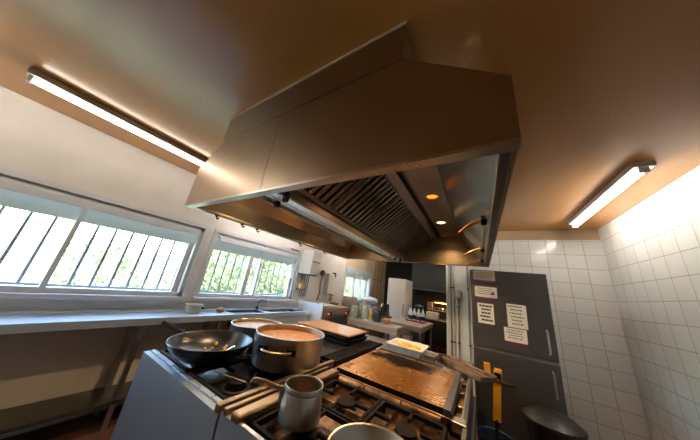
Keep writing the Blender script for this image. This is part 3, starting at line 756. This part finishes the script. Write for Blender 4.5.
r = thing('drawer_cabinet', (-2.95, 5.05, 0), 'slim grey cabinet standing by the far window corner', 'cabinet')
B(-3.08, -2.80, 4.92, 5.20, .0, 1.30, bev=.008).build('body', 'table_top', r)
B(-3.07, -2.81, 4.905, 4.92, .70, 1.28, bev=.004).build('door', 'table_top', r)
B(-2.85, -2.835, 4.89, 4.905, .95, 1.1, bev=.003).build('handle', 'steel_dark', r)

# wall things above the sink run
bl = thing('wall_boiler', (-3.2, 3.6, 1.66), 'white wall-hung boiler with purple stripe between the two windows', 'boiler')
B(-3.398, -3.06, 3.44, 3.74, 1.68, 2.20, bev=.012).build('casing', 'white', bl)
B(-3.06, -3.052, 3.46, 3.72, 1.94, 1.965).build('stripe', 'purple', bl)
B(-3.37, -3.08, 3.47, 3.71, 1.655, 1.68).build('base_plate', 'plastic_black', bl)
q = MB()
for k, y in enumerate((3.5, 3.57, 3.64, 3.70)): q.tube([(-3.30, y, 1.665), (-3.30, y, 1.45 + .03 * k), (-3.33, y + .02, 1.2)], .011, 8)
q.build('pipes', 'steel_dark', bl, True)
sn = thing('wall_label', (-3.39, 3.22, 2.14), 'narrow red and white label stuck above the window corner', 'label')
B(-3.398, -3.394, 3.08, 3.36, 2.125, 2.195).build('sheet', 'paper', sn); B(-3.394, -3.391, 3.09, 3.35, 2.13, 2.158).build('red_band', 'purple', sn)
q = MB(); q.lathe([(0, 0), (.055, 0), (.062, .02), (.055, .10), (.028, .13), (.028, .15), (0, .15)], (-3.33, 3.52, 1.36), 24)
j = thing('yellow_jug', (-3.33, 3.52, 1.32), 'yellow plastic bottle on a small wall bracket below the boiler', 'bottle')
q.build('body', 'jug', j, True); B(-3.398, -3.27, 3.46, 3.58, 1.345, 1.36).build('bracket', 'steel_dark', j)
hr = thing('wall_socket_lead', (-3.36, 4.27, 1.5), 'black round plug and hanging lead on the white wall', 'plug lead')
MB().cyl((-3.398, 4.27, 1.78), .07, .05, 'x', 24).build('plug', 'rubber', hr)
MB().tube([(-3.36, 4.27, 1.74), (-3.37, 4.24, 1.5), (-3.36, 4.26, 1.3), (-3.37, 4.20, 1.12)], .012, 8).build('lead', 'rubber', hr, True)
h2 = dup(hr, (-3.36, 4.78, 1.5), None, 'black round plug and lead beside the white towel dispenser')
td = thing('towel_dispenser', (-3.3, 4.55, 1.27), 'white paper towel dispenser on the wall beyond the boiler', 'dispenser')
B(-3.398, -3.26, 4.42, 4.68, 1.27, 1.80, bev=.03).build('casing', 'white', td); B(-3.262, -3.255, 4.46, 4.64, 1.275, 1.30).build('slot', 'ink', td)
bs = thing('spray_bottle', (-3.2, 4.75, 1.058), 'small bottle standing at the wall end of the bain-marie', 'bottle')
bs.location = (-3.22, 4.58, 1.058)
MB().lathe([(0, 0), (.035, 0), (.035, .13), (.014, .17), (.014, .20), (0, .2)], (-3.22, 4.60, 1.058), 18).build('body', 'glassjar', bs, True)
B(-3.235, -3.205, 4.585, 4.65, 1.258, 1.29, bev=.005).build('trigger', 'red', bs)
# pipes on the far wall
for i, y in enumerate((7.42, 7.75, 8.0)):
    r = thing('wall_pipe', (-3.36, y, .9), ['rusty vertical pipe nearest the far window', 'rusty vertical pipe in the middle of the three past the window', 'rusty vertical pipe closest to the dark back wall'][i], 'pipe', 'pipes on the far left wall')
    MB().tube([(-3.36, y, .0), (-3.36, y, 2.6)], .022, 10).build('pipe', 'card', r, True)
    B(-3.398, -3.335, y - .035, y + .035, 1.9, 1.93).build('clip', 'steel_dark', r)

# ------------------------------------------------------------------ prep tables in the far half
def table(name, x0, x1, ya, yb, z, label, fascia=.10):
    r = thing(name, ((x0 + x1) / 2, (ya + yb) / 2, 0), label, 'table', 'prep tables in the far half')
    B(x0, x1, ya, yb, z - .03, z, bev=.004).build('top', 'table_top', r)
    q = MB(); q.box(x0 + .01, x1 - .01, ya + .005, ya + .03, z - .03 - fascia, z - .03); q.box(x1 - .03, x1 - .005, ya + .03, yb - .02, z - .03 - fascia, z - .03); q.build('apron', 'wood_edge', r)
    for x in (x0 + .05, x1 - .05):
        for y in (ya + .06, yb - .06): B(x - .02, x + .02, y - .02, y + .02, 0, z - .03).build('leg', 'steel', r)
    B(x0 + .04, x1 - .04, ya + .05, yb - .05, .24, .262).build('undershelf', 'steel_dark', r)
    return r
table('prep_table', -2.52, -1.38, 4.30, 4.78, .90, 'steel-topped prep table with wooden apron, nearer of the two tables')
table('prep_table', -1.98, -1.10, 5.10, 6.45, .90, 'steel-topped prep table carrying the sauce bottles on a red tray', .08)
# on the nearer table
def jar(c, r, h, label, m='glassjar', lid='cream'):
    o = thing('storage_jar', c, label, 'jar', 'jars on the nearer prep table')
    MB().lathe([(0, 0), (r * .9, 0), (r, .012), (r, h * .82), (r * .75, h * .92), (r * .75, h)], c, 24).build('body', m, o, True)
    MB().lathe([(0, 0), (r * .85, 0), (r * .85, .03), (0, .032)], (c[0], c[1], c[2] + h), 24).build('lid', lid, o, True)
jar((-2.42, 4.44, .90), .085, .22, 'cloudy jar at the left corner of the nearer table')
jar((-2.36, 4.66, .90), .085, .27, 'cloudy jar with cream lid behind another jar on nearer table')
jar((-2.20, 4.52, .90), .08, .24, 'cloudy jar right beside the yellow-labelled bottle')
o = thing('oil_bottle', (-2.08, 4.56, .90), 'bottle with yellow label beside the cloudy jars on table', 'bottle')
MB().lathe([(0, 0), (.04, 0), (.042, .02), (.042, .17), (.016, .22), (.016, .26), (0, .26)], (-2.08, 4.56, .90), 20).build('body', 'cream', o, True)
MB().lathe([(.0425, .05), (.0435, .05), (.0435, .15), (.0425, .15)], (-2.08, 4.56, .90), 20).build('label_wrap', 'yellow', o, True)
MB().cyl((-2.08, 4.56, 1.16), .018, .025).build('cap', 'plastic_black', o)
o = thing('container', (-1.92, 4.56, .90), 'dark blue container with black lid on the nearer table', 'container')
o.name = 'lidded_container'
B(-1.98, -1.86, 4.50, 4.62, .90, 1.0, bev=.008).build('box', 'blue', o); B(-1.99, -1.85, 4.49, 4.63, 1.0, 1.10, bev=.02).build('lid', 'plastic_black', o)
tag(MB().blob((-1.70, 4.55, .958), .075, .2, 2, (1.3, .9, .75)).build('bread_loaf', 'food', None, True), 'brown bread loaf on the nearer prep table', 'bread')
o = MB(); o.box(-2.14, -2.02, 4.36, 4.44, .90, .93, bev=.01); tag(o.build('folded_cloth', 'cream'), 'small cream cloth at the front edge of nearer table', 'cloth')
# machine against the far window: food mixer under a white cover
ms = thing('machine_stand', (-2.52, 5.75, 0), 'dark steel stand under the white mixer and black slicer', 'stand')
B(-2.95, -2.1, 5.5, 6.0, .86, .92, bev=.005).build('top', 'steel_dark', ms)
for x in (-2.9, -2.15):
    for y in (5.55, 5.95): B(x - .02, x + .02, y - .02, y + .02, 0, .86).build('leg', 'steel_dark', ms)
mx = thing('food_mixer', (-2.62, 5.75, .92), 'pale blue-white mixer on its dark stand by the far window', 'mixer')
B(-2.86, -2.72, 5.62, 5.84, .92, 1.30, bev=.03).build('column', 'white_cool', mx)
MB().blob((-2.64, 5.72, 1.25), .13, .12, 3, (1.6, .9, .7)).build('head', 'white_cool', mx, True)
MB().lathe([(0, 0), (.09, 0), (.15, .17), (.14, .17), (0, .02)], (-2.56, 5.72, .92), 28).build('bowl', 'white_cool', mx, True)
sl = thing('slicer', (-2.22, 5.7, .92), 'black slicing machine beside the white mixer', 'slicer')
B(-2.38, -2.12, 5.56, 5.86, .92, 1.02, bev=.012).build('base', 'plastic_black', sl)
MB().cyl((-2.28, 5.7, 1.13), .10, .03, 'x', 28).build('blade', 'steel', sl)
B(-2.22, -2.12, 5.6, 5.82, 1.02, 1.22, bev=.02).build('motor', 'plastic_black', sl); B(-2.36, -2.24, 5.52, 5.60, 1.02, 1.14, bev=.01).build('guard', 'steel_dark', sl)
# on the farther table
open_tub('red_tray', -1.68, -1.22, 5.85, 6.2, .90, .03, .004, 'red', 'red plastic tray holding the sauce bottles', 'tray', rim=.008)
bt = thing('sauce_bottle', (-1.62, 6.05, .905), 'white squeezy sauce bottle with dark label standing on red tray', 'bottle', 'sauce bottles on the red tray')
MB().lathe([(0, 0), (.048, 0), (.05, .01), (.05, .2), (.03, .235), (.022, .24)], (-1.62, 6.05, .905), 22).build('body', 'white', bt, True)
MB().lathe([(.05, .05), (.0515, .05), (.0515, .14), (.05, .14)], (-1.62, 6.05, .905), 22).build('label_wrap', 'blue', bt, True)
MB().lathe([(.026, 0), (.026, .03), (.008, .075), (0, .077)], (-1.62, 6.05, 1.143), 18).build('cap', 'white_cool', bt, True)
labs = ['white sauce bottle second from the left on the red tray', 'white sauce bottle third from the left on the red tray', 'white sauce bottle at the right end of the red tray',
        'white sauce bottle in front row, left side of the red tray', 'white sauce bottle in front row, right side of the red tray']
bt['label'] = 'white sauce bottle at the left end of the back row on the red tray'
for (x, y), lb in zip(((-1.51, 6.07), (-1.40, 6.08), (-1.29, 6.08), (-1.56, 5.93), (-1.36, 5.93)), labs): dup(bt, (x, y, .905), random.uniform(0, 3), lb)
# cartons under it
o = thing('milk_carton', (-1.45, 5.6, .262), 'white and blue carton on the shelf under the bottle table', 'carton')
B(-1.62, -1.40, 5.3, 5.55, .262, .66, bev=.01).build('box', 'white_cool', o); B(-1.56, -1.46, 5.292, 5.3, .36, .56).build('label_panel', 'blue', o)
o = thing('stock_tub', (-1.26, 5.4, .262), 'pale grey round tub on the shelf under the bottle table', 'tub')
MB().lathe([(0, 0), (.09, 0), (.11, .26), (.115, .27), (0, .275)], (-1.26, 5.4, .262), 28).build('tub', 'steel_cool', o, True)
MB().tube([(-1.37, 5.4, .5), (-1.3, 5.29, .42), (-1.2, 5.29, .42), (-1.15, 5.4, .5)], .005, 8).build('bail_handle', 'steel', o, True)

# tall white cabinet
tc = thing('tall_freezer', (-2.18, 6.9, 0), 'tall white upright freezer in the far half, grey side', 'freezer')
B(-2.46, -1.90, 6.54, 7.30, .05, 1.97, bev=.01).build('body', 'steel_cool', tc)
B(-2.46, -1.90, 6.50, 6.54, .08, 1.96, bev=.008).build('door', 'white', tc)
B(-1.955, -1.935, 6.475, 6.50, .95, 1.25, bev=.004).build('handle', 'steel_dark', tc)
for x in (-2.4, -1.96):
    for y in (6.6, 7.24): MB().cyl((x, y, 0), .02, .05).build('foot', 'rubber', tc)
# far cookline: counter, shelf, hood
fc = thing('service_counter', (-1.15, 7.4, 0), 'dark service counter below the lit shelf at the far end', 'counter')
B(-1.86, -.62, 7.06, 7.75, .92, .95, bev=.004).build('top', 'steel', fc)
B(-1.84, -1.45, 7.1, 7.74, .0, .92).build('cupboard', 'steel_dark', fc)
for y in (7.12, 7.70): B(-.68, -.64, y - .02, y + .02, 0, .92).build('leg', 'steel', fc)
B(-1.46, -.62, 7.42, 7.76, 1.17, 1.19).build('gantry_shelf', 'steel', fc)
for x in (-1.44, -.66): B(x - .015, x + .015, 7.72, 7.75, .95, 1.17).build('post', 'steel', fc)
o = B(-1.42, -1.08, 7.10, 7.36, .95, 1.13, bev=.01); tag(o.build('cream_box', 'cream'), 'cream lidded box on the far service counter', 'box')
o = B(-1.46, -1.32, 7.5, 7.7, 1.19, 1.40, bev=.004); tag(o.build('cardboard_box', 'card'), 'brown cardboard box on the lit shelf at the far end', 'box')
for k, x in enumerate((-1.24, -1.12, -1.0, -.88, -.76)):
    r = thing('steel_bowl', (x, 7.56, 1.19), ['steel bowl next to the cardboard box on the lit shelf', 'steel bowl second from the cardboard box on lit shelf', 'steel bowl in the middle of the lit shelf', 'steel bowl second from the right on the lit shelf', 'steel bowl at the right end of the lit shelf'][k], 'bowl', 'steel bowls on the lit shelf')
    MB().lathe([(0, 0), (.03, 0), (.055, .07), (.058, .075), (.05, .068), (.028, .008), (0, .006)], (x, 7.56, 1.19), 20).build('bowl', 'steel', r, True)
hl = thing('heat_lamp', (-1.0, 7.62, 1.40), 'glowing orange heat lamp strip over the far shelf', 'lamp')
B(-1.30, -.72, 7.60, 7.70, 1.42, 1.46).build('shade', 'steel_dark', hl); B(-1.26, -.76, 7.63, 7.67, 1.395, 1.42).build('element', 'pilot', hl)
for x in (-1.28, -.74): B(x - .008, x + .008, 7.66, 7.68, 1.19, 1.42).build('bracket', 'steel_dark', hl)
o = thing('stew_cauldron', (-1.68, 7.3, .95), 'dark blue round pot on the service counter by the freezer', 'pot')
MB().lathe([(0, 0), (.13, 0), (.15, .02), (.15, .26), (.155, .27), (.14, .265), (.138, .03), (0, .02)], (-1.68, 7.3, .95), 30).build('body', 'blue', o, True)
MB().lathe([(.15, .27), (.12, .31), (.03, .33), (0, .335)], (-1.68, 7.3, .95), 30).build('lid', 'steel_dark', o, True)
MB().lathe([(.012, 0), (.02, .02), (.018, .035), (0, .037)], (-1.68, 7.3, 1.283), 16).build('knob', 'plastic_black', o, True)
fh = thing('far_hood', (-1.5, 8.2, 1.76), 'dark grey box-shaped hood on the back wall of the far kitchen', 'extractor hood')
fh.name = 'box_hood'
M['hood_grey'] = mat('dark_grey_paint', (.024, .028, .027), .4, 0, (.018, .021, .020), 4)
B(-2.12, -.40, 7.98, 8.58, 1.76, CE - .001).build('canopy', 'hood_grey', fh); B(-2.13, -.39, 7.965, 7.98, 1.76, 1.80).build('edge_trim', 'steel_dark', fh)

# ------------------------------------------------------------------ right: conduit panel and fridge
for i, (x, z0, z1, rr) in enumerate(((-.425, 0, 2.6, .010), (-.385, 0, 2.6, .012), (-.318, 0, 1.60, .009), (-.165, 0, 2.6, .008))):
    r = thing('conduit', (x, 4.18, z0), ['thin grey conduit nearest the opening on the white wall panel', 'brownish conduit second from the opening on the white wall panel', 'short grey conduit rising to the switch box', 'thin grey conduit beside the fridge on the white wall panel'][i], 'pipe', 'conduits on the white panel')
    MB().tube([(x, 4.187, z0), (x, 4.187, z1)], rr, 8).build('pipe', 'cream' if i == 1 else 'bars', r, True)
    for z in (.9, 1.45 if i == 2 else 1.75):
        B(x - .018, x + .018, 4.172, 4.2, z, z + .02).build('clip', 'steel_dark', r)
sb = thing('switch_box', (-.32, 4.18, 1.60), 'cream switch box on the white wall panel', 'switch')
B(-.365, -.275, 4.16, 4.198, 1.60, 1.73, bev=.008).build('box', 'cream', sb); B(-.335, -.305, 4.152, 4.16, 1.64, 1.69, bev=.003).build('rocker', 'white', sb)
fg = thing('upright_fridge', (.3, 3.78, 0), 'tall dark stainless fridge covered in notices beside the aisle', 'fridge')
B(-.10, .70, 3.44, 4.15, .06, 2.0, bev=.006).build('body', 'fridge', fg)
B(-.10, .70, 3.40, 3.437, 1.06, 1.995, bev=.006).build('door', 'fridge', fg)
B(-.10, .70, 3.40, 3.437, .08, 1.03, bev=.006).build('door', 'fridge', fg)
B(-.10, .70, 3.42, 3.44, 1.03, 1.06).build('door_seam', 'steel', fg)
for z in (1.12, .72): 
    q = MB(); q.tube([(.63, 3.40, z), (.63, 3.36, z + .01), (.63, 3.36, z + .23), (.63, 3.40, z + .24)], .009, 10); q.build('handle', 'steel', fg, True)
for x in (-.04, .64):
    for y in (3.5, 4.1): MB().cyl((x, y, 0), .025, .06).build('foot', 'rubber', fg)
def notice(x0, x1, z0, z1, label, lines, band=False, worn=False, bold=False, name='notice'):
    r = thing(name, ((x0 + x1) / 2, 3.398, (z0 + z1) / 2), label, 'notice', 'notices on the fridge door')
    B(x0, x1, 3.3965, 3.399, z0, z1).build('sheet', 'paper_worn' if worn else 'paper', r)
    if band: B(x0, x1, 3.3955, 3.3965, z0, z0 + (z1 - z0) * .13).build('band', 'purple', r)
    q = MB(); zt = z1 - .02; step = (z1 - z0 - .03 - (.03 if band else 0)) / lines
    for i in range(lines):
        a = x0 + .015 + (random.uniform(0, .03)); e = x1 - .015 - random.uniform(0, .03)
        while a < e - .01:
            wd = random.uniform(.012, .03) if not bold else random.uniform(.02, .035)
            b = min(a + wd, e); th = step * (.5 if bold else .3)
            q.box(a, b, 3.3958, 3.3965, zt - i * step - th, zt - i * step); a = b + (.005 if bold else .006)
    q.build('lettering', 'ink', r)
    return r
notice(-.06, .185, 1.84, 1.985, 'worn cream notice with purple band, topmost on the fridge', 4, True, True)
n2 = notice(-.05, .195, 1.625, 1.775, 'white notice with purple band and dark emblem, second from the top', 4, True)
B(.135, .165, 3.3955, 3.3965, 1.685, 1.71).build('emblem', 'ink', n2)
notice(-.03, .145, 1.325, 1.565, 'white sheet with five bold printed lines below the banded notices', 5, False, False, True)
notice(.28, .47, 1.335, 1.60, 'plain white sheet pinned higher, toward the fridge handle', 6)
notice(.235, .45, 1.155, 1.325, 'white notice with purple band, lowest on the fridge door', 4, True)

# bin with yellow-headed tool
bn = thing('waste_bin', (.52, 3.10, 0), 'black plastic waste bin in the aisle in front of the fridge', 'bin')
q = MB(); q.lathe([(0, 0), (.17, 0), (.20, .55), (.215, .57), (.215, .59), (.0, .62)], (.52, 3.10, 0), 32); q.build('tub', 'plastic_black', bn, True)
q = MB(); q.lathe([(.216, .585), (.222, .59), (.222, .61), (.15, .66), (0, .675)], (.52, 3.10, 0), 32); q.build('lid', 'plastic_black', bn, True)
bu = thing('mop_bucket', (.09, 2.9, 0), 'dark blue mop bucket standing by the fridge under the yellow lever', 'bucket')
q = MB(); q.lathe([(0, .06), (.12, .06), (.15, .36), (.16, .37), (.16, .385), (.148, .38), (.118, .08), (0, .075)], (.07, 2.92, 0), 30); q.build('tub', 'blue', bu, True)
for dx, dy in ((-.08, -.06), (.08, -.06), (-.08, .06), (.08, .06)):
    MB().tube([(.07 + dx - .01, 2.92 + dy, .032), (.07 + dx + .01, 2.92 + dy, .032)], .03, 14).build('castor', 'rubber', bu, True)
q = MB()
def bar(a, b, w=.024, th=.014):
    a, b = Vector(a), Vector(b); d = (b - a); L = d.length; d.normalize(); u = Vector((0, 1, 0)); s_ = d.cross(u).normalized()
    q.box(-w, w, -th, th, 0, L, bev=.006, mtx=Matrix(((s_.x, u.x, d.x, a.x), (s_.y, u.y, d.y, a.y), (s_.z, u.z, d.z, a.z), (0, 0, 0, 1))))
bar((.083, 2.88, .53), (.112, 2.88, .93), .025); bar((.03, 2.88, .86), (.03, 2.88, .985), .021); bar((.02, 2.88, .865), (.11, 2.88, .845), .02)
bar((.115, 2.88, .84), (.12, 2.88, .955), .025)
q.build('wringer_lever', 'yellow', bu)
MB().tube([(.07, 2.88, .36), (.083, 2.88, .54)], .018, 10).build('lever_stem', 'plastic_black', bu, True)
MB().tube([(.12, 2.86, .86), (.18, 2.85, .85), (.25, 2.85, .86)], .012, 8).build('mop_hose', 'rubber', bu, True)

# fluorescent fittings: the first is real, the rest are added for fill
M['tube_dim'] = mat('lit_tube_dim', (1, 1, 1), .5, emit=(1, .93, .82), estr=5)
M['tube_fill_cool'] = mat('fill_tube_cool', (1, 1, 1), .5, emit=(1, .98, .96), estr=20)  # cooler glow for the added fill tubes over sink and behind hood
def batten(x, y0, y1, label, m='tube_fill'):
    r = thing('tube_fitting', (x, (y0 + y1) / 2, CE - .08), label, 'light', 'fluorescent fittings on the ceiling')
    B(x - .06, x + .06, y0, y1, CE - .05, CE - .001, bev=.006).build('housing', 'white', r)
    MB().tube([(x, y0 + .03, CE - .07), (x, y1 - .03, CE - .07)], .019, 14).build('tube', m, r, True)
    for y in (y0 + .015, y1 - .035): B(x - .025, x + .025, y, y + .02, CE - .095, CE - .05).build('end_cap', 'white', r)
batten(-2.8, -.35, 1.15, 'lit fluorescent fitting on the ceiling between hood and windows', 'tube_dim')
batten(-2.8, 1.6, 3.1, 'added fill tube on the ceiling, unseen behind the hood over the sink', 'tube_fill_cool')  # from here on, tubes added to brighten the room, no such fittings known
batten(-2.75, 4.6, 6.1, 'added fill tube on the ceiling, unseen beyond the hood near the far window')
batten(-.8, 3.4, 4.1, 'short added fill tube on the ceiling, hidden just behind the hood', 'tube_fill_cool')
batten(-1.0, 5.6, 7.1, 'added fill tube on the ceiling, unseen over the far service counter')
batten(-2.7, -1.75, -.5, 'added fill tube on the ceiling, out of view behind the cook')
batten(1.15, 2.3, 3.8, 'added fill tube on the ceiling over the right aisle')

# ------------------------------------------------------------------ light
w = bpy.data.worlds.new('world'); sc.world = w; w.use_nodes = True
nt = w.node_tree; bg = nt.nodes['Background']
sk = nt.nodes.new('ShaderNodeTexSky'); sk.sky_type = 'NISHITA'; sk.sun_disc = False; sk.sun_elevation = math.radians(50); sk.sun_rotation = math.radians(90); sk.air_density = 1.2; sk.dust_density = 2
nt.links.new(sk.outputs[0], bg.inputs['Color']); bg.inputs['Strength'].default_value = 1.3

def lamp(name, typ, loc, energy, col, **k):
    l = bpy.data.lights.new(name, typ); l.energy = energy; l.color = col
    for a, v in k.items(): setattr(l, a, v)
    o = bpy.data.objects.new(name, l); C.objects.link(o); o.location = loc
    return o
sun = lamp('sun', 'SUN', (0, 0, 10), 1.7, (1, .95, .86), angle=math.radians(.6))
sun.rotation_euler = (0, math.radians(42), math.radians(12))
for nm, x, y, e, c in (('orange_spot', -.315, 1.756, 10, (1, .50, .2)), ('warm_spot', -.342, 2.477, 26, (1, .66, .32)), ('warm_spot', -1.60, 1.2, 18, (1, .66, .34)), ('warm_spot', -1.60, 2.477, 18, (1, .66, .34))):
    s = lamp(nm, 'SPOT', (x, y, 2.38), e, c, spot_size=math.radians(150), spot_blend=.8, shadow_soft_size=.03)
lamp('food_lamp', 'POINT', (-1.0, 7.58, 1.36), 3, (1, .45, .12), shadow_soft_size=.05)

# ------------------------------------------------------------------ view
sc.view_settings.view_transform = 'Standard'; sc.view_settings.look = 'None'; sc.view_settings.gamma = 1
sc.view_settings.use_curve_mapping = False; sc.view_settings.exposure = 1.55
sc.cycles.use_denoising = True; sc.cycles.max_bounces = 10; sc.cycles.diffuse_bounces = 5; sc.cycles.glossy_bounces = 5
sc.cycles.sample_clamp_indirect = 6; sc.cycles.caustics_reflective = False; sc.cycles.caustics_refractive = False
